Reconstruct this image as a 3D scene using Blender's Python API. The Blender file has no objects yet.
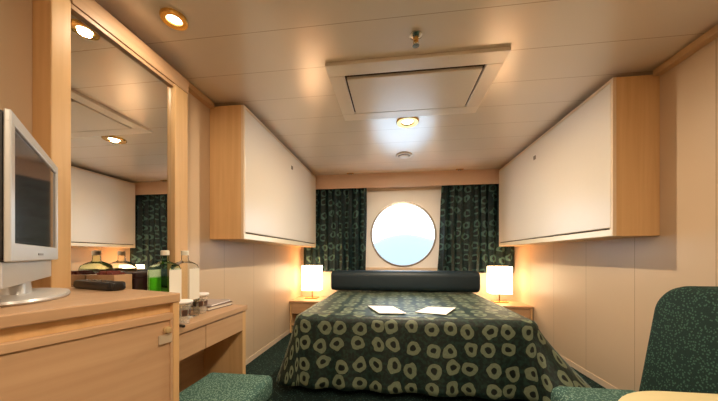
import bpy, bmesh, math, random
from mathutils import Vector, Matrix
random.seed(7)
C = bpy.context.scene.collection
PI = math.pi
R = math.radians

# ------------------------------------------------------------------ materials
def srgb(r, g, b):
    def f(c):
        c /= 255.0
        return c / 12.92 if c <= 0.04045 else ((c + 0.055) / 1.055) ** 2.4
    return (f(r), f(g), f(b), 1)

class NT:
    """small node-tree writer"""
    def __init__(self, name):
        self.m = bpy.data.materials.new(name); self.m.use_nodes = True
        self.t = self.m.node_tree; self.n = self.t.nodes; self.l = self.t.links
        self.bsdf = self.n['Principled BSDF']; self.out = self.n['Material Output']
    def node(self, kind, **kw):
        n = self.n.new(kind)
        for k, v in kw.items():
            if k.startswith('i_'):
                n.inputs[k[2:].replace('_', ' ')].default_value = v
            else:
                setattr(n, k, v)
        return n
    def link(self, a, b): self.l.new(a, b)
    def math(self, op, a, b=None, c=None, clamp=False):
        n = self.n.new('ShaderNodeMath'); n.operation = op; n.use_clamp = clamp
        for i, v in enumerate((a, b, c)):
            if v is None: continue
            if isinstance(v, (int, float)): n.inputs[i].default_value = v
            else: self.l.new(v, n.inputs[i])
        return n.outputs[0]
    def mix(self, fac, a, b):
        n = self.n.new('ShaderNodeMix'); n.data_type = 'RGBA'
        for s, v in ((n.inputs[0], fac), (n.inputs[6], a), (n.inputs[7], b)):
            if isinstance(v, (int, float, tuple)): s.default_value = v
            else: self.l.new(v, s)
        return n.outputs[2]
    def coord(self, which='Object', scale=(1, 1, 1), loc=(0, 0, 0), rot=(0, 0, 0)):
        c = self.n.new('ShaderNodeTexCoord'); mp = self.n.new('ShaderNodeMapping')
        mp.inputs['Scale'].default_value = scale; mp.inputs['Location'].default_value = loc
        mp.inputs['Rotation'].default_value = rot
        self.l.new(c.outputs[which], mp.inputs[0]); return mp.outputs[0]
    def base(self, v, rough=0.5, spec=0.5, metal=0.0):
        if isinstance(v, tuple): self.bsdf.inputs['Base Color'].default_value = v
        else: self.l.new(v, self.bsdf.inputs['Base Color'])
        self.bsdf.inputs['Roughness'].default_value = rough
        self.bsdf.inputs['Specular IOR Level'].default_value = spec
        self.bsdf.inputs['Metallic'].default_value = metal
        return self
    def bump(self, h, strength=0.2, dist=0.01):
        b = self.n.new('ShaderNodeBump'); b.inputs['Strength'].default_value = strength
        b.inputs['Distance'].default_value = dist
        self.l.new(h, b.inputs['Height']); self.l.new(b.outputs[0], self.bsdf.inputs['Normal'])

def plain(name, col, rough=0.5, metal=0.0, spec=0.5, var=0.04):
    t = NT(name)
    nz = t.node('ShaderNodeTexNoise', i_Scale=35.0, i_Detail=3.0)
    t.link(t.coord(), nz.inputs['Vector'])
    dark = tuple(c * (1 - var) for c in col[:3]) + (1,)
    lite = tuple(min(1, c * (1 + var)) for c in col[:3]) + (1,)
    t.base(t.mix(nz.outputs['Fac'], dark, lite), rough, spec, metal)
    return t.m

def wood(name, a, b, axis='Y', rough=0.38):
    t = NT(name)
    sc = {'X': (1.2, 34, 34), 'Y': (34, 1.2, 34), 'Z': (34, 34, 1.2)}[axis]
    v = t.coord('Object', sc)
    n1 = t.node('ShaderNodeTexNoise', i_Scale=1.0, i_Detail=5.0, i_Distortion=0.6); t.link(v, n1.inputs['Vector'])
    v2 = t.coord('Object', tuple(s * 0.18 if s > 2 else s * 0.6 for s in sc))
    n2 = t.node('ShaderNodeTexNoise', i_Scale=1.0, i_Detail=2.0); t.link(v2, n2.inputs['Vector'])
    f = t.math('ADD', t.math('MULTIPLY', n1.outputs['Fac'], 0.6), t.math('MULTIPLY', n2.outputs['Fac'], 0.4))
    f = t.math('MULTIPLY_ADD', f, 2.2, -0.6, clamp=True)
    t.base(t.mix(f, a, b), rough, 0.4)
    t.bump(f, 0.04, 0.002)
    return t.m

def panelled(name, col, axis, period, offset, joint, rough=0.4, width=0.006, spec=0.4, coat=0.0):
    """laminate panels with fine joints every `period` metres along one axis"""
    t = NT(name)
    s = t.node('ShaderNodeSeparateXYZ'); t.link(t.coord(), s.inputs[0])
    q = t.math('FRACT', t.math('MULTIPLY_ADD', s.outputs[axis], 1.0 / period, -offset / period))
    q = t.math('ABSOLUTE', t.math('SUBTRACT', q, 0.5))
    j = t.math('GREATER_THAN', q, 0.5 - width * 0.5 / period)
    nz = t.node('ShaderNodeTexNoise', i_Scale=2.5, i_Detail=2.0); t.link(t.coord(), nz.inputs['Vector'])
    c = t.mix(nz.outputs['Fac'], tuple(x * 0.96 for x in col[:3]) + (1,), tuple(x * 1.03 for x in col[:3]) + (1,))
    t.base(t.mix(j, c, joint), rough, spec)
    t.bump(t.math('SUBTRACT', 1.0, j), 0.25, 0.003)
    t.bsdf.inputs['Coat Weight'].default_value = coat; t.bsdf.inputs['Coat Roughness'].default_value = 0.24
    return t.m

def dotted(name, ground, dot, scale=42.0, size=0.27, rough=0.8, coord='Object'):
    t = NT(name)
    v = t.node('ShaderNodeTexVoronoi', i_Scale=scale, i_Randomness=0.85); t.link(t.coord(coord), v.inputs['Vector'])
    m = t.math('LESS_THAN', v.outputs['Distance'], size)
    nz = t.node('ShaderNodeTexNoise', i_Scale=160.0, i_Detail=2.0); t.link(t.coord(coord), nz.inputs['Vector'])
    g = t.mix(nz.outputs['Fac'], tuple(c * 0.7 for c in ground[:3]) + (1,), tuple(c * 1.3 for c in ground[:3]) + (1,))
    t.base(t.mix(m, g, dot), rough, 0.25)
    t.bump(nz.outputs['Fac'], 0.25, 0.003)
    return t.m

def motif(name, ground, leaf, ring, cell, r0, r1, rough=0.55, sheen=0.0, ringmix=1.0, spec=0.4):
    """woven cloth: rounded ring motifs with a dark heart over a leafy ground"""
    t = NT(name)
    uv = t.coord('UV', (1 / cell, 1 / cell, 1))
    wob = t.node('ShaderNodeTexNoise', i_Scale=1.7, i_Detail=1.0); t.link(uv, wob.inputs['Vector'])
    add = t.node('ShaderNodeVectorMath', operation='MULTIPLY_ADD')
    t.link(wob.outputs['Color'], add.inputs[0]); add.inputs[1].default_value = (0.34, 0.34, 0); t.link(uv, add.inputs[2])
    v = t.node('ShaderNodeTexVoronoi', i_Scale=1.0, i_Randomness=0.32, voronoi_dimensions='2D')
    t.link(add.outputs[0], v.inputs['Vector'])
    d = v.outputs['Distance']
    outer = t.math('LESS_THAN', d, r1); inner = t.math('GREATER_THAN', d, r0)
    heart = t.math('LESS_THAN', d, r0 * 0.78)
    rm = t.math('MULTIPLY', outer, inner)
    nz = t.node('ShaderNodeTexNoise', i_Scale=5.0, i_Detail=3.0); t.link(uv, nz.inputs['Vector'])
    lf = t.math('MULTIPLY_ADD', nz.outputs['Fac'], 6.0, -2.7, clamp=True)
    g = t.mix(lf, ground, leaf)
    nz2 = t.node('ShaderNodeTexNoise', i_Scale=9.0, i_Detail=2.0); t.link(uv, nz2.inputs['Vector'])
    rc = t.mix(nz2.outputs['Fac'], tuple(c * 0.6 for c in ring[:3]) + (1,), tuple(c * 1.25 for c in ring[:3]) + (1,))
    c = t.mix(t.math('MULTIPLY', rm, ringmix), g, rc)
    c = t.mix(heart, c, tuple(x * 0.5 for x in ground[:3]) + (1,))
    t.base(c, rough, spec)
    t.bsdf.inputs['Sheen Weight'].default_value = sheen
    t.bsdf.inputs['Sheen Roughness'].default_value = 0.3; t.bsdf.inputs['Sheen Tint'].default_value = (.62, .92, .9, 1)
    t.bump(rm, 0.25, 0.004)
    return t.m

def glow(name, col, strength):
    t = NT(name); t.base(col, 0.6)
    t.bsdf.inputs['Emission Color'].default_value = col
    t.bsdf.inputs['Emission Strength'].default_value = strength
    return t.m

def clear(name, tint, gloss=0.12, rough=0.02):
    t = NT(name); t.n.remove(t.bsdf)
    tr = t.node('ShaderNodeBsdfTransparent'); tr.inputs[0].default_value = tint
    gl = t.node('ShaderNodeBsdfGlossy'); gl.inputs['Roughness'].default_value = rough
    fr = t.node('ShaderNodeLayerWeight', i_Blend=gloss)
    mx = t.node('ShaderNodeMixShader'); t.link(fr.outputs['Fresnel'], mx.inputs[0])
    t.link(tr.outputs[0], mx.inputs[1]); t.link(gl.outputs[0], mx.inputs[2])
    t.link(mx.outputs[0], t.out.inputs[0])
    return t.m

M = {}
M['beech'] = wood('beech', srgb(178, 140, 106), srgb(202, 166, 130), 'Y')
M['beech_z'] = wood('beech upright', srgb(206, 164, 114), srgb(226, 188, 138), 'Z')
M['beech_x'] = wood('beech crosswise', srgb(178, 140, 106), srgb(202, 166, 130), 'X')
M['wall'] = panelled('wall laminate', srgb(208, 184, 156), 1, 0.5, 0.19, srgb(160, 134, 108), 0.34, 0.004)
M['wall_plain'] = plain('wall plain', srgb(222, 200, 176), 0.4)
M['ceiling'] = panelled('ceiling planks', srgb(228, 216, 200), 1, 0.31, 0.165, srgb(184, 164, 140), 0.26, 0.004, 1.0, 1.0)
M['carpet'] = dotted('carpet', srgb(22, 42, 40), srgb(62, 92, 84), 60.0, 0.28, 0.95)
M['trim'] = plain('beech trim', srgb(200, 166, 126), 0.4)
M['pelmet'] = plain('pelmet', srgb(204, 170, 144), 0.4)
M['pale_beech'] = plain('pale beech', srgb(226, 202, 172), 0.35)
M['dark_gap'] = plain('dark gap', srgb(70, 48, 32), 0.6)
M['white_panel'] = plain('white laminate', srgb(226, 216, 204), 0.3, var=0.015)
M['cream_edge'] = plain('cream edge', srgb(236, 222, 196), 0.22, var=0.015)
M['hatch'] = plain('hatch paint', srgb(228, 218, 204), 0.28, 0.0, 1.0, var=0.015)
M['window_white'] = plain('window surround', srgb(250, 246, 243), 0.4, var=0.01)
M['chrome'] = plain('chrome', srgb(200, 198, 192), 0.18, 1.0)
M['brass'] = plain('brass', srgb(214, 172, 96), 0.22, 1.0)
M['steel'] = plain('brushed steel', srgb(150, 142, 132), 0.35, 1.0)
M['silver'] = plain('silver plastic', srgb(206, 206, 206), 0.32, 0.25, var=0.01)
M['black'] = plain('black plastic', srgb(28, 24, 22), 0.35)
M['housing'] = plain('dark housing', srgb(36, 28, 24), 0.5)
M['screen'] = plain('screen', srgb(58, 60, 68), 0.08, 0.0, 1.0)  # base colour lightened to stand in for reflections on the glass
M['navy'] = plain('navy leatherette', srgb(20, 38, 48), 0.5, var=0.1)
M['paper'] = plain('paper', srgb(246, 242, 240), 0.6, var=0.01)
M['label'] = plain('label paper', srgb(238, 230, 214), 0.6, var=0.02)
t_ = NT('frosted tumbler'); t_.n.remove(t_.bsdf)
_a = t_.node('ShaderNodeBsdfTransparent'); _b = t_.node('ShaderNodeBsdfDiffuse'); _b.inputs[0].default_value = srgb(232, 224, 212)
_m = t_.node('ShaderNodeMixShader'); _m.inputs[0].default_value = .22
t_.link(_a.outputs[0], _m.inputs[1]); t_.link(_b.outputs[0], _m.inputs[2]); t_.link(_m.outputs[0], t_.out.inputs[0])
M['tumbler'] = t_.m
M['plate'] = plain('lock tag', srgb(186, 166, 142), 0.35)
M['pale_brass'] = plain('pale brass', srgb(206, 178, 130), 0.2, 0.3)
M['folder'] = plain('brown folder', srgb(92, 66, 54), 0.45)
M['magazine'] = plain('grey magazine', srgb(166, 152, 146), 0.35)
M['burgundy'] = plain('dark burgundy', srgb(48, 22, 24), 0.5)
M['sachet'] = plain('red brown sachets', srgb(110, 44, 34), 0.5)
M['bed_base'] = plain('dark valance', srgb(26, 30, 28), 0.9)
M['mattress'] = plain('mattress ticking', srgb(220, 214, 204), 0.8)
M['dots_dark'] = dotted('sofa cloth', srgb(20, 42, 36), srgb(54, 86, 72), 104.0, 0.36)
M['dots_light'] = dotted('stool cloth', srgb(58, 90, 82), srgb(116, 146, 132), 108.0, 0.38)
M['spread'] = motif('bedspread cloth', srgb(11, 29, 26), srgb(30, 56, 48), srgb(120, 132, 108), 0.135, 0.15, 0.36, 0.5, 0.22, spec=0.5)
M['curtain'] = motif('curtain cloth', srgb(4, 24, 27), srgb(10, 42, 44), srgb(76, 108, 100), 0.17, 0.20, 0.33, 0.6, 0.0, 0.8)
M['table_top'] = plain('cream table top', srgb(204, 190, 146), 0.4)
M['shade'] = glow('lamp shade', (1.0, 0.74, 0.44, 1), 5.0)
M['bulb'] = glow('lamp glass', (1.0, 0.84, 0.58, 1), 10.0)
M['mirror'] = plain('mirror silver', (0.86, 0.84, 0.80, 1), 0.0, 1.0, var=0.0)
M['pane'] = clear('window glass', (0.96, 0.98, 1.0, 1), 0.06)
M['green_glass'] = clear('green glass', (0.86, 0.97, 0.84, 1), 0.15)
M['clear_glass'] = clear('clear glass', (0.97, 0.98, 0.96, 1), 0.15)
M['liquid'] = clear('green spirit', (0.62, 0.92, 0.42, 1), 0.05)
M['hill'] = plain('hazy hill', (.205, .224, .236, 1), 0.9, var=0.03)
M['sea'] = plain('pale sea', (.70, .76, .80, 1), 0.5, var=0.03)

# ------------------------------------------------------------------ mesh helpers
def box(bm, x0, x1, y0, y1, z0, z1, bev=0.0, seg=2):
    r = bmesh.ops.create_cube(bm, size=1.0)
    vs = r['verts']
    for v in vs:
        v.co = Vector((x0 + (v.co.x + .5) * (x1 - x0), y0 + (v.co.y + .5) * (y1 - y0), z0 + (v.co.z + .5) * (z1 - z0)))
    if bev > 0:
        es = list({e for v in vs for e in v.link_edges})
        bmesh.ops.bevel(bm, geom=es, offset=bev, segments=seg, profile=0.5, affect='EDGES')

def prism(bm, pts, z0, z1, bev=0.0, seg=2, M4=None):
    """polygon in xy pulled from z0 to z1; M4 optionally turns the result"""
    lo = [bm.verts.new((x, y, z0)) for x, y in pts]; hi = [bm.verts.new((x, y, z1)) for x, y in pts]
    n = len(pts); fs = [bm.faces.new(lo[::-1]), bm.faces.new(hi)]
    for i in range(n):
        fs.append(bm.faces.new((lo[i], lo[(i + 1) % n], hi[(i + 1) % n], hi[i])))
    vs = lo + hi
    bmesh.ops.recalc_face_normals(bm, faces=fs)
    if M4 is not None:
        for v in vs: v.co = M4 @ v.co
    if bev > 0:
        es = list({e for v in vs for e in v.link_edges})
        bmesh.ops.bevel(bm, geom=es, offset=bev, segments=seg, profile=0.5, affect='EDGES')

def lathe(bm, prof, cx=0, cy=0, seg=32, sx=1.0, sy=1.0):
    """profile of (radius, z) turned about the upright axis"""
    rings = []
    for r, z in prof:
        if r < 1e-6: rings.append([bm.verts.new((cx, cy, z))])
        else: rings.append([bm.verts.new((cx + sx * r * math.cos(2 * PI * k / seg), cy + sy * r * math.sin(2 * PI * k / seg), z)) for k in range(seg)])
    fs = []
    for a, b in zip(rings, rings[1:]):
        for k in range(seg):
            k2 = (k + 1) % seg
            if len(a) == 1 and len(b) == 1: continue
            if len(a) == 1: fs.append(bm.faces.new((a[0], b[k], b[k2])))
            elif len(b) == 1: fs.append(bm.faces.new((a[k], b[0], a[k2])))
            else: fs.append(bm.faces.new((a[k], b[k], b[k2], a[k2])))
    bmesh.ops.recalc_face_normals(bm, faces=fs)

def rrect(hx, hy, r, seg=5, cx=0, cy=0):
    pts = []
    for k, (sx, sy) in enumerate(((1, 1), (-1, 1), (-1, -1), (1, -1))):
        for i in range(seg + 1):
            a = k * PI / 2 + i * PI / 2 / seg
            pts.append((cx + sx * (hx - r) + r * math.cos(a), cy + sy * (hy - r) + r * math.sin(a)))
    return pts

def loft(bm, sections, cap=True):
    """sections: list of (points xy, z) with equal counts"""
    rings = [[bm.verts.new((x, y, z)) for x, y in p] for p, z in sections]
    n = len(rings[0]); fs = []
    for a, b in zip(rings, rings[1:]):
        for k in range(n):
            fs.append(bm.faces.new((a[k], a[(k + 1) % n], b[(k + 1) % n], b[k])))
    if cap:
        fs.append(bm.faces.new(rings[0][::-1])); fs.append(bm.faces.new(rings[-1]))
    bmesh.ops.recalc_face_normals(bm, faces=fs)

def obj(name, bm, mat, parent=None, smooth=False, loc=None):
    me = bpy.data.meshes.new(name); bm.to_mesh(me); bm.free()
    o = bpy.data.objects.new(name, me); C.objects.link(o)
    me.materials.append(M[mat] if isinstance(mat, str) else mat)
    if smooth:
        for p in me.polygons: p.use_smooth = True
        try: me.set_sharp_from_angle(angle=R(38))
        except Exception: pass
    if parent is not None: o.parent = parent
    if loc is not None: o.location = loc
    return o

def B(*boxes, bev=0.0):
    bm = bmesh.new()
    for b in boxes: box(bm, *b, bev=bev)
    return bm

def thing(name, label, cat, loc=(0, 0, 0), rz=0.0, group=None):
    o = bpy.data.objects.new(name, None); C.objects.link(o)
    o.empty_display_size = 0.05
    o.location = loc; o.rotation_euler = (0, 0, rz)
    return tag(o, label, cat, group)

def tag(o, label, cat, group=None):
    o['label'] = label; o['category'] = cat
    if group: o['group'] = group
    return o

def struct(name, bm, mat, parent=None, smooth=False):
    o = obj(name, bm, mat, parent, smooth)
    if parent is None: o['kind'] = 'structure'
    return o

def dup(root, loc, label, rz=None):
    r = root.copy(); C.objects.link(r); r.location = loc; r['label'] = label
    if rz is not None: r.rotation_euler = (0, 0, rz)
    for ch in root.children:
        c = ch.copy(); C.objects.link(c); c.parent = r
        for g in ch.children:
            d = g.copy(); C.objects.link(d); d.parent = c
    return r

# ------------------------------------------------------------------ room shell
XL, XR, YF, YR, ZC = -1.43, 1.69, 4.20, -1.50, 2.26
struct('floor', B((XL - .1, XR + .1, YR - .1, YF + .1, -.1, 0)), 'carpet')
struct('ceiling', B((XL - .1, XR + .1, YR - .1, YF + .1, ZC, ZC + .1)), 'ceiling')
struct('wall_left', B((XL - .1, XL, YR, YF, 0, ZC)), 'wall')
struct('wall_right', B((XR, XR + .1, YR, YF, 0, ZC)), 'wall')
struct('wall_rear', B((XL, XR, YR - .1, YR, 0, ZC)), 'wall_plain')
WX0, WX1, WZ0, WZ1 = -.44, .72, .885, 2.05
struct('wall_front', B((XL, WX0, YF, YF + .1, 0, ZC), (WX1, XR, YF, YF + .1, 0, ZC),
                       (WX0, WX1, YF, YF + .1, 0, WZ0), (WX0, WX1, YF, YF + .1, WZ1, ZC)), 'wall_plain')
struct('baseboard_left', B((XL, XL + .006, 1.85, YF, 0, .05)), 'wall_plain')
struct('baseboard_right', B((XR - .006, XR, 1.5, YF, 0, .05)), 'wall_plain')
struct('trim_1', B((XL, XL + .045, YR, 1.995, ZC - .05, ZC - .012), (XL, XL + .03, YR, 1.995, ZC - .012, ZC)), 'trim')
struct('trim_2', B((XR - .045, XR, YR, 1.995, ZC - .05, ZC - .012), (XR - .03, XR, YR, 1.995, ZC - .012, ZC)), 'trim')
# pelmet board above the curtains
struct('trim_3', B((XL, XR, 4.015, 4.04, 2.055, ZC), bev=.004), 'pelmet')
# posts and head rail framing the mirror
struct('trim_4', B((XL, -1.34, .93, 1.0, 0, ZC - .001), bev=.004), 'beech_z')
struct('trim_5', B((XL, -1.34, 1.545, 1.66, 0, ZC - .051), (-1.34, -1.333, 1.545, 1.575, .75, 2.115), bev=.003), 'beech_z')
struct('trim_6', B((XL, -1.335, 1.0, 1.66, 2.12, ZC - .051), (-1.375, -1.342, 1.0, 1.545, 2.10, 2.12), bev=.002), 'beech')

# window: white plate with a round hole, ring, pane
def plate_with_hole(cx, cz, r, y0, y1):
    bm = bmesh.new(); n = 64
    corner = [(WX1, WZ1), (WX0, WZ1), (WX0, WZ0), (WX1, WZ0)]
    def edge_pt(a):
        dx, dz = math.cos(a), math.sin(a); k = 1e9
        if dx > 1e-9: k = min(k, (WX1 - cx) / dx)
        if dx < -1e-9: k = min(k, (WX0 - cx) / dx)
        if dz > 1e-9: k = min(k, (WZ1 - cz) / dz)
        if dz < -1e-9: k = min(k, (WZ0 - cz) / dz)
        return cx + dx * k, cz + dz * k
    angs = sorted([2 * PI * i / n for i in range(n)] + [math.atan2(z - cz, x - cx) % (2 * PI) for x, z in corner])
    rows = []
    for y in (y0, y1):
        rows.append(([bm.verts.new((cx + r * math.cos(a), y, cz + r * math.sin(a))) for a in angs],
                     [bm.verts.new((edge_pt(a)[0], y, edge_pt(a)[1])) for a in angs]))
    m = len(angs); fs = []
    for i in range(m):
        j = (i + 1) % m
        (a, b), (c, d) = rows
        fs += [bm.faces.new((a[i], a[j], b[j], b[i])), bm.faces.new((c[i], d[i], d[j], c[j])),
               bm.faces.new((a[i], c[i], c[j], a[j])), bm.faces.new((b[i], b[j], d[j], d[i]))]
    bmesh.ops.recalc_face_normals(bm, faces=fs)
    return bm
PX, PZ, PR = .135, 1.385, .488
win = struct('window_1', plate_with_hole(PX, PZ, PR, YF + .03, YF + .10), 'window_white')
bm = bmesh.new()
lathe(bm, [(PR - .022, -.02), (PR + .004, -.02), (PR + .004, .01), (PR - .022, .01), (PR - .022, -.02)], seg=72)
bmesh.ops.rotate(bm, verts=bm.verts, matrix=Matrix.Rotation(PI / 2, 3, 'X'))
bmesh.ops.translate(bm, verts=bm.verts, vec=(PX, YF + .035, PZ))
obj('porthole_ring', bm, 'steel', win, True)
bm = bmesh.new()
lathe(bm, [(0, -.004), (PR - .004, -.004), (PR - .004, .004), (0, .004)], seg=72)
bmesh.ops.rotate(bm, verts=bm.verts, matrix=Matrix.Rotation(PI / 2, 3, 'X'))
bmesh.ops.translate(bm, verts=bm.verts, vec=(PX, YF + .065, PZ))
obj('pane', bm, 'pane', win)

# outside: sea and a hazy hill across the water
bm = bmesh.new(); nx = 60; ny = 6
ridge = [(-420, 2), (-120, 6), (-60, 10), (-34, 19), (-24, 25), (-12, 30), (-2, 32.5), (10, 34), (22, 35), (36, 33), (50, 29), (64, 26), (110, 22), (420, 4)]
def rh(x):
    for (a, h), (b, g) in zip(ridge, ridge[1:]):
        if a <= x <= b: return h + (g - h) * (x - a) / (b - a)
    return 0
grid = []
for i in range(nx + 1):
    x = -300 + 600 * i / nx; row = []
    for j in range(ny + 1):
        q = j / ny; y = 385 + 120 * q
        h = rh(x) * 1.06 * math.sin(min(1, q * 1.6) * PI / 2) + random.uniform(-.4, .4) * q - 13 * (1 - min(1, q * 4))
        row.append(bm.verts.new((x, y - 6 * q, h + 0)))
    grid.append(row)
for i in range(nx):
    for j in range(ny):
        bm.faces.new((grid[i][j], grid[i + 1][j], grid[i + 1][j + 1], grid[i][j + 1]))
bmesh.ops.recalc_face_normals(bm, faces=bm.faces)
struct('hill', bm, 'hill', smooth=True)
struct('sea', B((-900, 900, 8, 1500, -13, -12)), 'sea')

# ------------------------------------------------------------------ curtains
def curtain(name, xa_top, xb_top, xa_bot, xb_bot, folds, label, ph):
    bm = bmesh.new(); uvl = bm.loops.layers.uv.new('UVMap')
    nu, nv = 150, 26; z0, z1 = .822, 2.12; rows = []
    for j in range(nv + 1):
        q = j / nv; z = z0 + (z1 - z0) * q; row = []
        xa = xa_bot + (xa_top - xa_bot) * q; xb = xb_bot + (xb_top - xb_bot) * q
        for i in range(nu + 1):
            p = i / nu
            a = 2 * PI * folds * p + ph + .5 * math.sin(3 * p * PI + ph)
            amp = (.030 + .012 * math.sin(9 * p + ph)) * (1 - .25 * q)
            y = 4.115 + amp * math.sin(a) + .008 * math.sin(2.3 * a + 3 * q)
            x = xa + (xb - xa) * p + .012 * math.sin(2 * a) + .006 * math.sin(5 * q + 11 * p)
            row.append((bm.verts.new((x, y, z)), (p * 1.45 * abs(xb_top - xa_top), z)))
        rows.append(row)
    for j in range(nv):
        for i in range(nu):
            q = (rows[j][i], rows[j][i + 1], rows[j + 1][i + 1], rows[j + 1][i])
            f = bm.faces.new([v for v, _ in q]); f.smooth = True
            for lp, (_, uv) in zip(f.loops, q): lp[uvl].uv = uv
    o = obj(name, bm, 'curtain')
    sol = o.modifiers.new('thickness', 'SOLIDIFY'); sol.thickness = .004
    return tag(o, label, 'curtain', 'curtains either side of the porthole')
curtain('curtain', -1.40, -.41, -1.40, -.42, 9, 'dark green patterned curtain left of the round window', .4)
curtain('curtain', .70, 1.665, .63, 1.665, 9, 'dark green patterned curtain right of the round window', 1.3)

# ------------------------------------------------------------------ upper berths folded into the walls
def berth(sign, xw, xf, label):
    t = thing('upper_berth', label, 'bunk', (xw, 2.0, 1.19), 0, 'folded upper berths')
    L = 1.978; D = abs(xf - xw); Ht = 1.035
    def bx(d0, d1, y0, y1, z0, z1):      # d measured from the wall into the room
        a, b = sorted((sign * d0, sign * d1)); return (a, b, y0, y1, z0, z1)
    obj('casing', B(bx(.001, D - .022, 0, L, 0, Ht), bev=.003), 'beech_z', t)
    obj('front_frame', B(bx(D - .022, D - .002, 0, .028, 0, Ht), bx(D - .022, D - .002, L - .02, L, 0, Ht),
                         bx(D - .022, D - .002, .028, L - .02, Ht - .02, Ht)), 'pale_beech', t)
    obj('bottom_rail', B(bx(D - .022, D, .004, L - .002, 0, .045), bev=.004), 'cream_edge', t)
    obj('groove', B(bx(D - .022, D - .014, .028, L - .02, .045, .06)), 'dark_gap', t)
    fp = obj('front_panel', B(bx(D - .022, D, .018, L - .004, .056, Ht - .024), bev=.004), 'white_panel', t)
    bm = bmesh.new(); box(bm, *bx(D, D + .006, .985, 1.025, .845, .885), bev=.002)
    box(bm, *bx(D + .006, D + .014, .998, 1.012, .850, .880), bev=.003)
    obj('latch', bm, 'steel', t)
    return t
berth(1, XL, -1.144, 'white fronted upper bunk folded against the left wall')
berth(-1, XR, 1.415, 'white fronted upper bunk folded against the right wall')

# ------------------------------------------------------------------ ceiling fittings
t = thing('ceiling_hatch', 'large rectangular access hatch in the ceiling', 'hatch', (.12, 2.03, ZC))
x0, x1, y0, y1 = -.546, .545, -.35, .355
a0, a1, b0, b1 = -.445, .445, -.242, .246
obj('frame', B((x0, x1, y0, b0, -.022, -.001), (x0, x1, b1, y1, -.022, -.001), (x0, a0, b0, b1, -.022, -.001), (a1, x1, b0, b1, -.022, -.001), bev=.003), 'hatch', t)
obj('shadow_gap', B((a0, a1, b0, b1, -.006, -.001)), 'dark_gap', t)
obj('panel', B((a0 + .014, a1 - .014, b0 + .034, b1 - .012, -.026, -.006), bev=.003), 'hatch', t)

def downlight(x, y, label, r=.105):
    t = thing('downlight', label, 'downlight', (x, y, ZC), 0, 'recessed ceiling downlights')
    bm = bmesh.new(); lathe(bm, [(r, -.001), (r, -.008), (r * .94, -.016), (r * .58, -.014), (r * .5, -.004), (r * .5, -.001)], seg=40)
    obj('ring', bm, 'brass', t, True)
    bm = bmesh.new(); lathe(bm, [(0, -.009), (r * .35, -.008), (r * .5, -.004), (r * .5, -.001), (0, -.001)], seg=36)
    obj('lens', bm, 'bulb', t, True)
    return t
d0 = downlight(-1.10, 1.27, 'bright brass downlight in the ceiling above the mirror', .062)
d1 = downlight(.12, 2.50, 'round downlight just beyond the ceiling hatch', .10)

t = thing('ceiling_vent', 'small white round ceiling vent between the downlight and the window', 'vent', (.118, 3.33, ZC))
bm = bmesh.new(); lathe(bm, [(.095, -.001), (.095, -.010), (.088, -.016), (.072, -.016), (.072, -.001)], seg=40)
obj('ring', bm, 'hatch', t, True)
bm = bmesh.new(); lathe(bm, [(0, -.030), (.05, -.028), (.06, -.020), (.054, -.016), (0, -.012)], seg=36)
obj('disc', bm, 'hatch', t, True)
bm = bmesh.new(); lathe(bm, [(.0, -.004), (.072, -.004), (.072, -.001), (0, -.001)], seg=36)
obj('throat', bm, 'dark_gap', t)
bm = bmesh.new(); lathe(bm, [(0, -.012), (.02, -.012), (.02, -.004), (0, -.004)], seg=16)
obj('stem', bm, 'hatch', t)

t = thing('ceiling_sprinkler', 'small metal fire sprinkler head on the ceiling before the hatch', 'sprinkler', (.118, 1.53, ZC))
bm = bmesh.new(); lathe(bm, [(0, 0), (.034, 0), (.034, -.006), (.020, -.016), (.013, -.018), (0, -.018)], seg=28)
obj('rosette', bm, 'chrome', t, True)
bm = bmesh.new(); lathe(bm, [(.012, -.016), (.012, -.034), (.006, -.036), (.006, -.050), (0, -.050)], seg=18)
obj('body', bm, 'brass', t, True)
bm = bmesh.new(); box(bm, -.014, -.010, -.003, .003, -.052, -.02); box(bm, .010, .014, -.003, .003, -.052, -.02); box(bm, -.014, .014, -.003, .003, -.056, -.05)
obj('yoke', bm, 'brass', t)
bm = bmesh.new(); lathe(bm, [(0, -.056), (.018, -.057), (.018, -.060), (0, -.060)], seg=20)
obj('deflector', bm, 'chrome', t)

def hook(x, label):
    t = thing('ceiling_clip', label, 'clip', (x, 3.97, ZC), 0, 'small clips at the head of the window wall')
    obj('plate', B((-.05, .05, -.02, .02, -.006, -.001), bev=.001), 'brass', t)
    obj('lug', B((-.022, -.006, -.008, .008, -.022, -.006), (.006, .022, -.008, .008, -.022, -.006)), 'steel', t)
hook(-.63, 'tiny brass clip on the ceiling above the left curtain')
hook(.90, 'tiny brass clip on the ceiling above the right curtain')

# ------------------------------------------------------------------ mirror
t = thing('wall_mirror', 'tall wall mirror framed by beech posts behind the bottles', 'mirror', (-1.36, 1.2725, 1.43))
obj('glass', B((-.006, 0, -.272, .272, -.67, .672)), 'mirror', t)
obj('backing', B((-.068, -.006, -.272, .272, -.67, .672)), 'trim', t)

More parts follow.
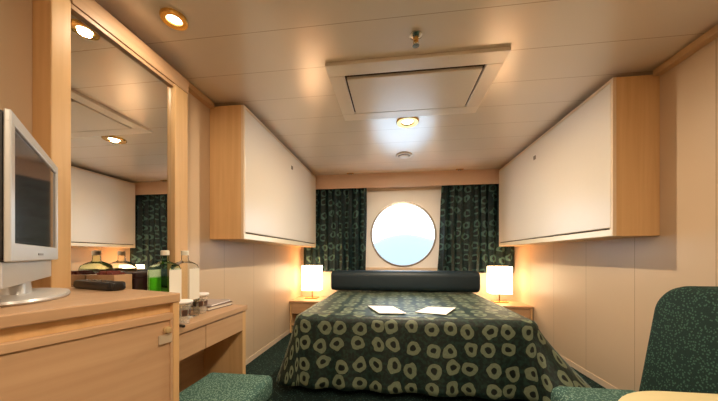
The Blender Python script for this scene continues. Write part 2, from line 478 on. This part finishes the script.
# ------------------------------------------------------------------ television cabinet (stands at an angle)
A = R(-15.7)
cab = thing('television_cabinet', 'beech cabinet under the television, with locked door', 'cabinet', (-.748, .893, 0), A)
H0 = .93
top = [(0, 0), (-.610, 0), (-.346, -.94), (0, -.85)]
bm = bmesh.new(); prism(bm, top, H0 - .032, H0, .004); obj('top', bm, 'beech', cab)
inset = [(-.022, -.006), (-.59, -.006), (-.345, -.92), (-.022, -.845)]
bm = bmesh.new(); prism(bm, inset, .06, H0 - .032); obj('carcass', bm, 'beech_z', cab)
bm = bmesh.new(); prism(bm, [(-.06, -.03), (-.56, -.03), (-.36, -.88), (-.06, -.82)], .001, .06); obj('plinth', bm, 'dark_gap', cab)
obj('side_post', B((-.022, -.004, -.024, -.002, .06, H0 - .032), bev=.002), 'beech_z', cab)
door = obj('door', B((-.022, -.006, -.845, -.027, .07, .865), bev=.003), 'beech', cab)
obj('door_rail', B((-.006, 0, -.845, -.027, .842, .865), (-.006, 0, -.036, -.027, .07, .842), bev=.002), 'beech', door)
bm = bmesh.new(); lathe(bm, [(0, .022), (.009, .02), (.012, .012), (.008, .004), (.008, 0), (0, 0)], seg=20)
bmesh.ops.rotate(bm, verts=bm.verts, matrix=Matrix.Rotation(PI / 2, 3, 'Y'))
bmesh.ops.translate(bm, verts=bm.verts, vec=(-.006, -.050, .812))
obj('lock_knob', bm, 'pale_brass', door, True)
bm = bmesh.new(); box(bm, -.006, .002, -.074, -.032, .766, .796, bev=.001)
pl = obj('tag_plate', bm, 'plate', door)
# ------------------------------------------------------------------ television
tv = thing('television', 'silver flat television turned to the bed on the beech cabinet', 'television', (-1.086, .7275, H0), R(136.9))
HW = .277
obj('housing', B((-HW + .002, HW - .002, .012, .060, .118, .470), (-.19, .19, .06, .085, .16, .42), bev=.008), 'housing', tv)
bm = bmesh.new()
z0, z1 = .116, .472; bw = .030
box(bm, -HW, HW, 0, .012, z0, z0 + .045, .003); box(bm, -HW, HW, 0, .012, z1 - bw, z1, .003)
box(bm, -HW, -HW + bw, 0, .012, z0 + .04, z1 - bw + .004, .003); box(bm, HW - bw, HW, 0, .012, z0 + .04, z1 - bw + .004, .003)
bez = obj('bezel', bm, 'silver', tv)
obj('badge', B((-.03, .03, -.0015, .001, z0 + .016, z0 + .022)), 'steel', bez)
obj('screen', B((-HW + bw - .003, HW - bw + .003, .005, .0118, z0 + .042, z1 - bw + .003)), 'screen', tv)
obj('speaker_bar', B((-HW + .010, HW - .010, .016, .056, .052, .117), bev=.004), 'silver', tv)
bm = bmesh.new(); loft(bm, [(rrect(.055, .028, .02, 5, 0, .05), .016), (rrect(.04, .02, .015, 5, 0, .045), .054)])
obj('neck', bm, 'silver', tv, True)
bm = bmesh.new(); lathe(bm, [(0, .001), (.195, .001), (.2, .006), (.196, .013), (.15, .018), (0, .020)], 0.03, .045, 48, 1.05, .52)
obj('base', bm, 'silver', tv, True)

# remote control lying behind it
bm = bmesh.new(); prism(bm, rrect(.135, .028, .018), 0, .032, .008)
rc = obj('remote_control', bm, 'black', None, True, (-1.15, .952, H0 + .001)); rc.rotation_euler = (0, 0, R(-15.7))
tag(rc, 'long black remote control at the back of the television cabinet', 'remote')
bm = bmesh.new()
for i in range(6):
    for j in range(3):
        box(bm, -.07 + i * .024, -.058 + i * .024, -.015 + j * .011, -.008 + j * .011, .0315, .034)
obj('buttons', bm, 'steel', rc)

# ------------------------------------------------------------------ desk and stool
DZ = .718
dk = thing('desk', 'narrow beech desk with two drawers along the left wall', 'desk', (-1.02, 1.833, 0))
DX = -.316
obj('top', B((DX, 0, -.775, 0, DZ - .034, DZ), bev=.003), 'beech', dk)
obj('side_panel', B((DX, -.012, -.045, -.004, .001, DZ - .034), bev=.002), 'beech_z', dk)
obj('side_panel', B((DX, -.012, -.775, -.745, .001, DZ - .034), bev=.002), 'beech_z', dk)
obj('back_panel', B((DX, DX + .015, -.745, -.045, .01, DZ - .034)), 'beech', dk)
obj('drawer_rail', B((DX + .015, -.03, -.745, -.045, .553, .565)), 'beech', dk)
for y0, y1 in ((-.742, -.424), (-.419, -.048)):
    dr = obj('drawer', B((-.03, -.01, y0, y1, .55, DZ - .038), bev=.002), 'beech', dk)
    obj('tray', B((DX + .02, -.03, y0 + .01, y1 - .01, .567, .66)), 'beech', dr)

st = thing('stool', 'low square stool in speckled teal cloth, half under the desk', 'stool', (-.832, 1.21, 0))
bm = bmesh.new(); box(bm, -.187, .187, -.225, .225, .30, .42, .03, 4); obj('cushion', bm, 'dots_light', st, True)
bm = bmesh.new(); box(bm, -.178, .178, -.215, .215, .05, .31, .015, 3); obj('skirt', bm, 'dots_dark', st, True)
for sx in (-1, 1):
    for sy in (-1, 1):
        obj('foot', B((sx * .14 - .02, sx * .14 + .02, sy * .17 - .02, sy * .17 + .02, .001, .055)), 'housing', st)

# ------------------------------------------------------------------ things on the desk
def bottle(loc, label, glass, full):
    t = thing('bottle', label, 'bottle', loc, R(6), 'square bottles on the desk')
    hx = .054
    bm = bmesh.new()
    loft(bm, [(rrect(hx * .96, hx * .96, .014, 4), .001), (rrect(hx, hx, .016, 4), .008), (rrect(hx, hx, .016, 4), .275),
              (rrect(hx * .93, hx * .93, .02, 4), .292), (rrect(.036, .036, .025, 4), .306), (rrect(.021, .021, .02, 4), .314), (rrect(.0175, .0175, .0165, 4), .320),
              (rrect(.0165, .0165, .0155, 4), .348)])
    obj('glass_body', bm, glass, t, True)
    if full:
        bm = bmesh.new(); prism(bm, rrect(hx - .006, hx - .006, .012, 4), .008, .236); obj('spirit', bm, 'liquid', t, True)
    obj('label', B((hx, hx + .0012, -.045, .045, .10, .272)), 'label', t)
    obj('label', B((-hx - .0012, -hx, -.045, .045, .10, .272)), 'label', t)
    bm = bmesh.new(); lathe(bm, [(0, .346), (.019, .346), (.019, .368), (.016, .371), (0, .371)], seg=20)
    obj('cap', bm, 'label', t, True)
bottle((-1.16, 1.279, DZ), 'green glass square bottle nearest the television cabinet', 'green_glass', True)
bottle((-1.16, 1.415, DZ), 'clear square bottle with pale label behind the green bottle', 'clear_glass', False)

def tumbler(loc, label, rz):
    t = thing('drinking_glass', label, 'glass', loc, rz, 'paper capped tumblers')
    bm = bmesh.new(); lathe(bm, [(0, .001), (.034, .001), (.041, .105), (.038, .105), (.032, .010), (0, .010)], seg=28)
    obj('tumbler', bm, 'tumbler', t, True)
    bm = bmesh.new(); lathe(bm, [(0, .106), (.047, .106), (.050, .113), (.046, .119), (0, .120)], seg=28)
    obj('paper_cap', bm, 'paper', t, True)
    bm = bmesh.new()
    n = 28
    for k in range(n):
        if k % 4 == 3: continue
        a0, a1 = 2 * PI * k / n, 2 * PI * (k + 1) / n
        q = [bm.verts.new((rr * math.cos(a), rr * math.sin(a), z)) for a, z, rr in ((a0, .045, .0388), (a1, .045, .0388), (a1, .075, .0406), (a0, .075, .0406))]
        bm.faces.new(q)
    ob = obj('printed_band', bm, 'folder', t)
    s = ob.modifiers.new('thickness', 'SOLIDIFY'); s.thickness = .0006
tumbler((-1.058, 1.270, DZ), 'paper capped tumbler in front of the clear bottle', 0)
tumbler((-1.155, 1.53, DZ), 'paper capped tumbler next to the magazines', .6)

bm = bmesh.new(); prism(bm, rrect(.007, .05, .006), 0, .011, .003)
pen = obj('pen', bm, 'black', None, True, (-1.038, 1.222, DZ + .001)); pen.rotation_euler = (0, 0, R(70))
tag(pen, 'short black pen lying on the desk before the capped glasses', 'pen')

t = thing('folder', 'dark brown folder lying on the far end of the desk', 'folder', (-1.225, 1.705, DZ), R(-4))
obj('cover', B((-.095, .095, -.115, .115, .001, .005), (-.095, .095, -.115, .115, .021, .025), (-.095, -.09, -.115, .115, .005, .021)), 'folder', t)
obj('pages', B((-.09, .09, -.11, .11, .005, .021)), 'label', t)
t = thing('magazine', 'grey magazine lying on top of the brown folder', 'magazine', (-1.225, 1.710, DZ + .025), R(3))
obj('cover', B((-.088, .088, -.11, .11, .0005, .003), (-.088, .088, -.11, .11, .011, .013)), 'magazine', t)
obj('pages', B((-.086, .086, -.108, .108, .003, .011)), 'paper', t)

t = thing('wooden_box', 'tan wooden box of sachets by the mirror behind the remote', 'box', (-1.287, 1.112, DZ))
obj('box_body', B((-.070, .070, -.042, .042, .001, .012), (-.070, -.062, -.042, .042, .012, .258), (.062, .070, -.042, .042, .012, .258),
                  (-.062, .062, -.042, -.034, .012, .258), (-.062, .062, .034, .042, .012, .258)), 'beech', t)
bm = bmesh.new()
for k in range(8):
    x = -.04 + k * .0115
    box(bm, x - .004, x + .004, -.03, .03, .05, .258 + .008 * (k % 3))
obj('sachets', bm, 'sachet', t)['kind'] = 'stuff'
t = thing('lidded_box', 'dark burgundy lidded box between the wooden box and green bottle', 'box', (-1.278, 1.235, DZ))
bm = bmesh.new(); loft(bm, [(rrect(.05, .05, .012), .001), (rrect(.056, .056, .012), .235)]); obj('box_body', bm, 'burgundy', t)
bm = bmesh.new(); box(bm, -.058, .058, -.058, .058, .235, .262, .005); obj('lid', bm, 'burgundy', t)

# ------------------------------------------------------------------ bed
bed = thing('bed', 'double bed under a dark green ring patterned bedspread', 'bed', (.135, 3.05, 0))
ox, oy = .135, 3.05
bx0, bx1, by0, by1, BZ = -.785 - ox, 1.025 - ox, 2.07 - oy, 4.06 - oy, .60
obj('bed_base', B((bx0 + .03, bx1 - .03, by0 + .05, by1, .02, .30), bev=.02), 'bed_base', bed)
bm = bmesh.new(); box(bm, bx0 + .01, bx1 - .01, by0 + .03, by1, .30, .585, .05, 4); obj('mattress', bm, 'mattress', bed, True)
bm = bmesh.new(); uvl = bm.loops.layers.uv.new('UVMap')
# outline of the flat top, left head -> foot -> right head
rc_ = .07; path = []
def seg_pts(p, q, n):
    return [(p[0] + (q[0] - p[0]) * i / n, p[1] + (q[1] - p[1]) * i / n) for i in range(n)]
for p in seg_pts((bx0, by1), (bx0, by0 + rc_), 44): path.append((p, (-1, 0)))
for i in range(10):
    a = PI + i / 10 * PI / 2; path.append(((bx0 + rc_ + rc_ * math.cos(a), by0 + rc_ + rc_ * math.sin(a)), (math.cos(a), math.sin(a))))
for p in seg_pts((bx0 + rc_, by0), (bx1 - rc_, by0), 50): path.append((p, (0, -1)))
for i in range(10):
    a = 1.5 * PI + i / 10 * PI / 2; path.append(((bx1 - rc_ + rc_ * math.cos(a), by0 + rc_ + rc_ * math.sin(a)), (math.cos(a), math.sin(a))))
for p in seg_pts((bx1, by0 + rc_), (bx1, by1), 44): path.append((p, (1, 0)))
path.append(((bx1, by1), (1, 0)))
rad = .055; rings = []
S = [0.0] + [rad * PI / 2 * k / 5 for k in range(1, 6)]
S += [S[-1] + (.455) * k / 14 for k in range(1, 15)]
plen = 0; prev = None
for (p, n) in path:
    if prev: plen += math.hypot(p[0] - prev[0], p[1] - prev[1])
    prev = p
    near_foot = max(0.0, min(1.0, 1 - (p[1] - by0) / 1.5))
    fl = .13 * max(0, -n[0]) ** 1.2 * (.35 + .65 * near_foot) + .42 * max(0, n[0]) ** 1.2 * (.2 + .8 * near_foot ** .8) + .045 * max(0, -n[1])
    col = []
    for s in S:
        if s <= rad * PI / 2 + 1e-6:
            a = s / rad; off = rad * math.sin(a); z = BZ - rad * (1 - math.cos(a))
        else:
            q = (s - rad * PI / 2) / .455
            off = rad + fl * (q ** 1.15) + (.004 + .016 * q) * q * math.sin(plen * 21 + 1.7 * math.sin(plen * 3.1))
            z = BZ - rad - .478 * q + .02 * q * max(0, -n[0]) * 1.0
        off -= rad
        col.append((bm.verts.new((p[0] + n[0] * off, p[1] + n[1] * off, z)), (p[0] + n[0] * s, p[1] + n[1] * s)))
    rings.append(col)
for i in range(len(rings) - 1):
    for j in range(len(S) - 1):
        q = (rings[i][j], rings[i][j + 1], rings[i + 1][j + 1], rings[i + 1][j])
        f = bm.faces.new([v for v, _ in q]); f.smooth = True
        for lp, (_, uv) in zip(f.loops, q): lp[uvl].uv = uv
# flat top: rows across from left rim to right rim, gently uneven
left = [rings[i][0] for i in range(0, 44)]; right = [rings[len(rings) - 1 - i][0] for i in range(0, 45)]
nl = 48
def topz(x, y):
    return BZ + .006 * math.sin(5.1 * x + 1) * math.sin(4.3 * y) + .004 * math.sin(11 * x + 7 * y)
prow = None
for i in range(44):
    l, r = left[i], right[i + 1] if i > 0 else right[0]
    row = [l]
    for k in range(1, nl):
        q = k / nl
        x = l[0].co.x + (r[0].co.x - l[0].co.x) * q; y = l[0].co.y + (r[0].co.y - l[0].co.y) * q
        e = min(1, min(q, 1 - q) * 8) * min(1, (y - by0) * 4)
        row.append((bm.verts.new((x, y, BZ + (topz(x, y) - BZ) * e)), (x, y)))
    row.append(r)
    if prow:
        for k in range(nl):
            q = (prow[k], row[k], row[k + 1], prow[k + 1])
            f = bm.faces.new([v for v, _ in q]); f.smooth = True
            for lp, (_, uv) in zip(f.loops, q): lp[uvl].uv = uv
    prow = row
last = [rings[i] [0] for i in range(43, 43 + 1 + 10 + 50 + 10 + 3) if i < len(rings)]
rim = [c[0] for c in rings]
iL = 43; iR = len(rings) - 1 - 44
poly = [v for v, _ in prow] ; uvd = {v: uv for v, uv in prow}
for i in range(iL, iR + 1):
    uvd[rim[i][0]] = rim[i][1]
ring_low = [rim[i][0] for i in range(iL + 1, iR)] 
f = bm.faces.new(list(reversed(poly)) + ring_low) if True else None
f.smooth = True
for lp in f.loops: lp[uvl].uv = uvd[lp.vert]
bmesh.ops.triangulate(bm, faces=[f])
bmesh.ops.recalc_face_normals(bm, faces=bm.faces)
sp = obj('bedspread', bm, 'spread', bed)
s = sp.modifiers.new('thickness', 'SOLIDIFY'); s.thickness = .006; s.offset = -1

# bolster
bm = bmesh.new()
prof = rrect(.125, .13, .07, 6, 0, .128)
secs = [(-.94, .80), (-.93, .93), (-.87, 1.0), (-.4, 1.0), (0, 1.005), (.4, 1.0), (.87, 1.0), (.895, .93), (.905, .80)]
rr_ = [[bm.verts.new((x, y * k, .125 + (z - .125) * k)) for y, z in prof] for x, k in secs]
n = len(prof)
for a, b in zip(rr_, rr_[1:]):
    for k in range(n): bm.faces.new((a[k], a[(k + 1) % n], b[(k + 1) % n], b[k]))
bm.faces.new(rr_[0][::-1]); bm.faces.new(rr_[-1])
bmesh.ops.recalc_face_normals(bm, faces=bm.faces)
tag(obj('bolster', bm, 'navy', None, True, (.13, 3.60, BZ + .014)), 'long dark navy bolster lying across the head of the bed', 'bolster')

def sheet(pts, label):
    cx = sum(p[0] for p in pts) / 4; cy = sum(p[1] for p in pts) / 4
    bm = bmesh.new(); prism(bm, [(x - cx, y - cy) for x, y in pts], 0, .0025)
    tag(obj('paper_sheet', bm, 'paper', None, False, (cx, cy, BZ + .0085)), label, 'paper', 'papers on the bed')
sheet([(-.235, 2.50), (-.115, 2.18), (.10, 2.20), (-.01, 2.50)], 'white sheet of paper on the bed, the left one')
sheet([(.30, 2.52), (.535, 2.50), (.395, 2.19), (.165, 2.26)], 'white sheet of paper on the bed, the right one')

# ------------------------------------------------------------------ bedside tables and lamps
def nightstand(x0, x1, y0, label):
    t = thing('bedside_table', label, 'bedside table', ((x0 + x1) / 2, y0, 0), 0, 'bedside tables')
    w = (x1 - x0) / 2; D = 4.10 - y0; Hn = .445
    obj('top', B((-w, w, 0, D, Hn - .025, Hn), bev=.003), 'beech_x', t)
    obj('side_panel', B((-w + .005, -w + .025, .012, D, .001, Hn - .025)), 'beech_z', t)
    obj('side_panel', B((w - .025, w - .005, .012, D, .001, Hn - .025)), 'beech_z', t)
    obj('back_panel', B((-w + .025, w - .025, D - .02, D, .05, Hn - .025)), 'beech_x', t)
    obj('shelf', B((-w + .025, w - .025, .03, D - .02, .10, .12)), 'beech_x', t)
    dr = obj('drawer', B((-w + .028, w - .028, .014, .034, .27, Hn - .029), (-w + .035, w - .035, .034, D - .04, .28, .38), bev=.002), 'beech_x', t)
    bm = bmesh.new(); lathe(bm, [(0, .02), (.011, .018), (.013, .01), (.006, .004), (.006, 0), (0, 0)], seg=16)
    bmesh.ops.rotate(bm, verts=bm.verts, matrix=Matrix.Rotation(PI / 2, 3, 'X')); bmesh.ops.translate(bm, verts=bm.verts, vec=(0, .014, .34))
    obj('knob', bm, 'brass', dr, True)
nightstand(-1.425, -.875, 3.65, 'beech bedside table between the left wall and the bed')
nightstand(1.135, 1.68, 3.60, 'beech bedside table between the right wall and the bed')

def lamp(loc, label):
    t = thing('table_lamp', label, 'lamp', loc, 0, 'glowing bedside lamps')
    bm = bmesh.new(); box(bm, -.09, .09, -.07, .07, .001, .016, .004); obj('base', bm, 'brass', t)
    bm = bmesh.new(); lathe(bm, [(0, .016), (.010, .016), (.008, .03), (.008, .40), (0, .40)], seg=16); obj('stem', bm, 'brass', t, True)
    bm = bmesh.new()
    o_, i_ = rrect(.130, .10, .012, 3), rrect(.126, .096, .010, 3)
    a = [bm.verts.new((x, y, .12)) for x, y in o_]; b = [bm.verts.new((x, y, .475)) for x, y in o_]
    c = [bm.verts.new((x, y, .12)) for x, y in i_]; d = [bm.verts.new((x, y, .475)) for x, y in i_]
    n = len(o_)
    for k in range(n):
        j = (k + 1) % n
        bm.faces.new((a[k], a[j], b[j], b[k])); bm.faces.new((c[j], c[k], d[k], d[j]))
        bm.faces.new((a[j], a[k], c[k], c[j])); bm.faces.new((b[k], b[j], d[j], d[k]))
    bmesh.ops.recalc_face_normals(bm, faces=bm.faces)
    obj('lamp_shade', bm, 'shade', t)
    return t
lamp((-1.185, 3.93, .445), 'glowing white shaded lamp on the left bedside table')
lamp((1.395, 3.90, .445), 'glowing white shaded lamp on the right bedside table')

# ------------------------------------------------------------------ sofa and table
so = thing('sofa', 'dark green speckled sofa with high backrest against the right wall', 'sofa', (1.175, .80, 0))
bm = bmesh.new(); box(bm, -.448, -.06, -.90, .63, .26, .455, .045, 4); obj('seat_cushion', bm, 'dots_light', so, True)
bm = bmesh.new(); box(bm, -.425, .30, -.88, .62, .05, .27, .012); obj('frame', bm, 'dots_dark', so, True)
bm = bmesh.new()
MT = Matrix(((0, 0, 1, 0), (1, 0, 0, 0), (0, 1, 0, 0), (0, 0, 0, 1)))
loft(bm, [(rrect(.765 - q, .335 - q, .12 - q, 12, -.135, .60), x) for x, q in ((-.10, .028), (-.094, .014), (-.082, .004), (-.065, 0), (.11, 0), (.13, .008), (.14, .025))])
for v in bm.verts: v.co = MT @ v.co
bmesh.ops.recalc_face_normals(bm, faces=bm.faces)
for v in bm.verts: v.co.x += (v.co.z - .27) * .17
obj('backrest', bm, 'dots_dark', so, True)
for sx in (-.37, .24):
    for sy in (-.8, .55):
        obj('foot', B((sx - .025, sx + .025, sy - .025, sy + .025, .001, .052)), 'housing', so)

tb = thing('coffee_table', 'small rounded table with cream top before the sofa', 'table', (.62, .49, 0))
bm = bmesh.new(); prism(bm, rrect(.29, .295, .2, 12, .14, .005), .697, .722, .008, 3); obj('table_top', bm, 'table_top', tb, True)
bm = bmesh.new(); lathe(bm, [(.06, .697), (.03, .67), (.026, .03), (0, .03)], seg=20); obj('pedestal', bm, 'chrome', tb, True)
bm = bmesh.new(); lathe(bm, [(0, .03), (.04, .03), (.088, .015), (.09, .001), (0, .001)], seg=32); obj('foot', bm, 'chrome', tb, True)

# ------------------------------------------------------------------ light
def disc_light(name, x, y, w, col=(1, .82, .59), r=.028, z=ZC - .024):
    L = bpy.data.lights.new(name, 'AREA'); L.shape = 'DISK'; L.size = r * 2; L.energy = w; L.color = col
    o = bpy.data.objects.new(name, L); C.objects.link(o); o.location = (x, y, z)
    return o
disc_light('downlight_and_fill', -1.10, 1.27, 3)
disc_light('downlight_and_fill', .12, 2.50, 28)
for x, y, w in ((.35, .45, 12), (.3, -.9, 15), (.5, -.4, 8)):  # fill lamps added out of view to brighten the cabin, no fittings
    disc_light('downlight_and_fill', x, y, w, r=.10)
# sky portal at the porthole
L = bpy.data.lights.new('porthole_daylight', 'AREA'); L.shape = 'DISK'; L.size = .96; L.cycles.is_portal = True
o = bpy.data.objects.new('porthole_daylight', L); C.objects.link(o); o.location = (PX, YF + .12, PZ); o.rotation_euler = (R(-90), 0, 0)

W = bpy.data.worlds.new('World'); bpy.context.scene.world = W; W.use_nodes = True
nt = W.node_tree; bg = nt.nodes['Background']
tc = nt.nodes.new('ShaderNodeTexCoord'); sp_ = nt.nodes.new('ShaderNodeSeparateXYZ'); rmp = nt.nodes.new('ShaderNodeValToRGB')
nt.links.new(tc.outputs['Generated'], sp_.inputs[0]); nt.links.new(sp_.outputs[2], rmp.inputs[0]); nt.links.new(rmp.outputs[0], bg.inputs[0])
rmp.color_ramp.elements[0].color = (.86, .95, 1.0, 1); rmp.color_ramp.elements[1].color = (.72, .86, 1.0, 1)
bg.inputs[1].default_value = 3.4

# ------------------------------------------------------------------ camera
cam = bpy.data.cameras.new('camera'); co = bpy.data.objects.new('camera', cam); C.objects.link(co)
cam.sensor_width = 36; cam.lens = 277 / 718 * 36; cam.shift_y = 55.5 / 718
cam.clip_start = .02; cam.clip_end = 4000
co.location = (0, 0, 1.06); co.rotation_euler = (R(90), 0, R(7.2))
sc = bpy.context.scene; sc.camera = co
sc.view_settings.view_transform = 'Standard'; sc.view_settings.look = 'None'
sc.view_settings.gamma = 1; sc.view_settings.use_curve_mapping = False
sc.view_settings.exposure = 0.58
sc.cycles.max_bounces = 10; sc.cycles.diffuse_bounces = 6; sc.cycles.transparent_max_bounces = 12
sc.cycles.caustics_reflective = False; sc.cycles.sample_clamp_indirect = 6
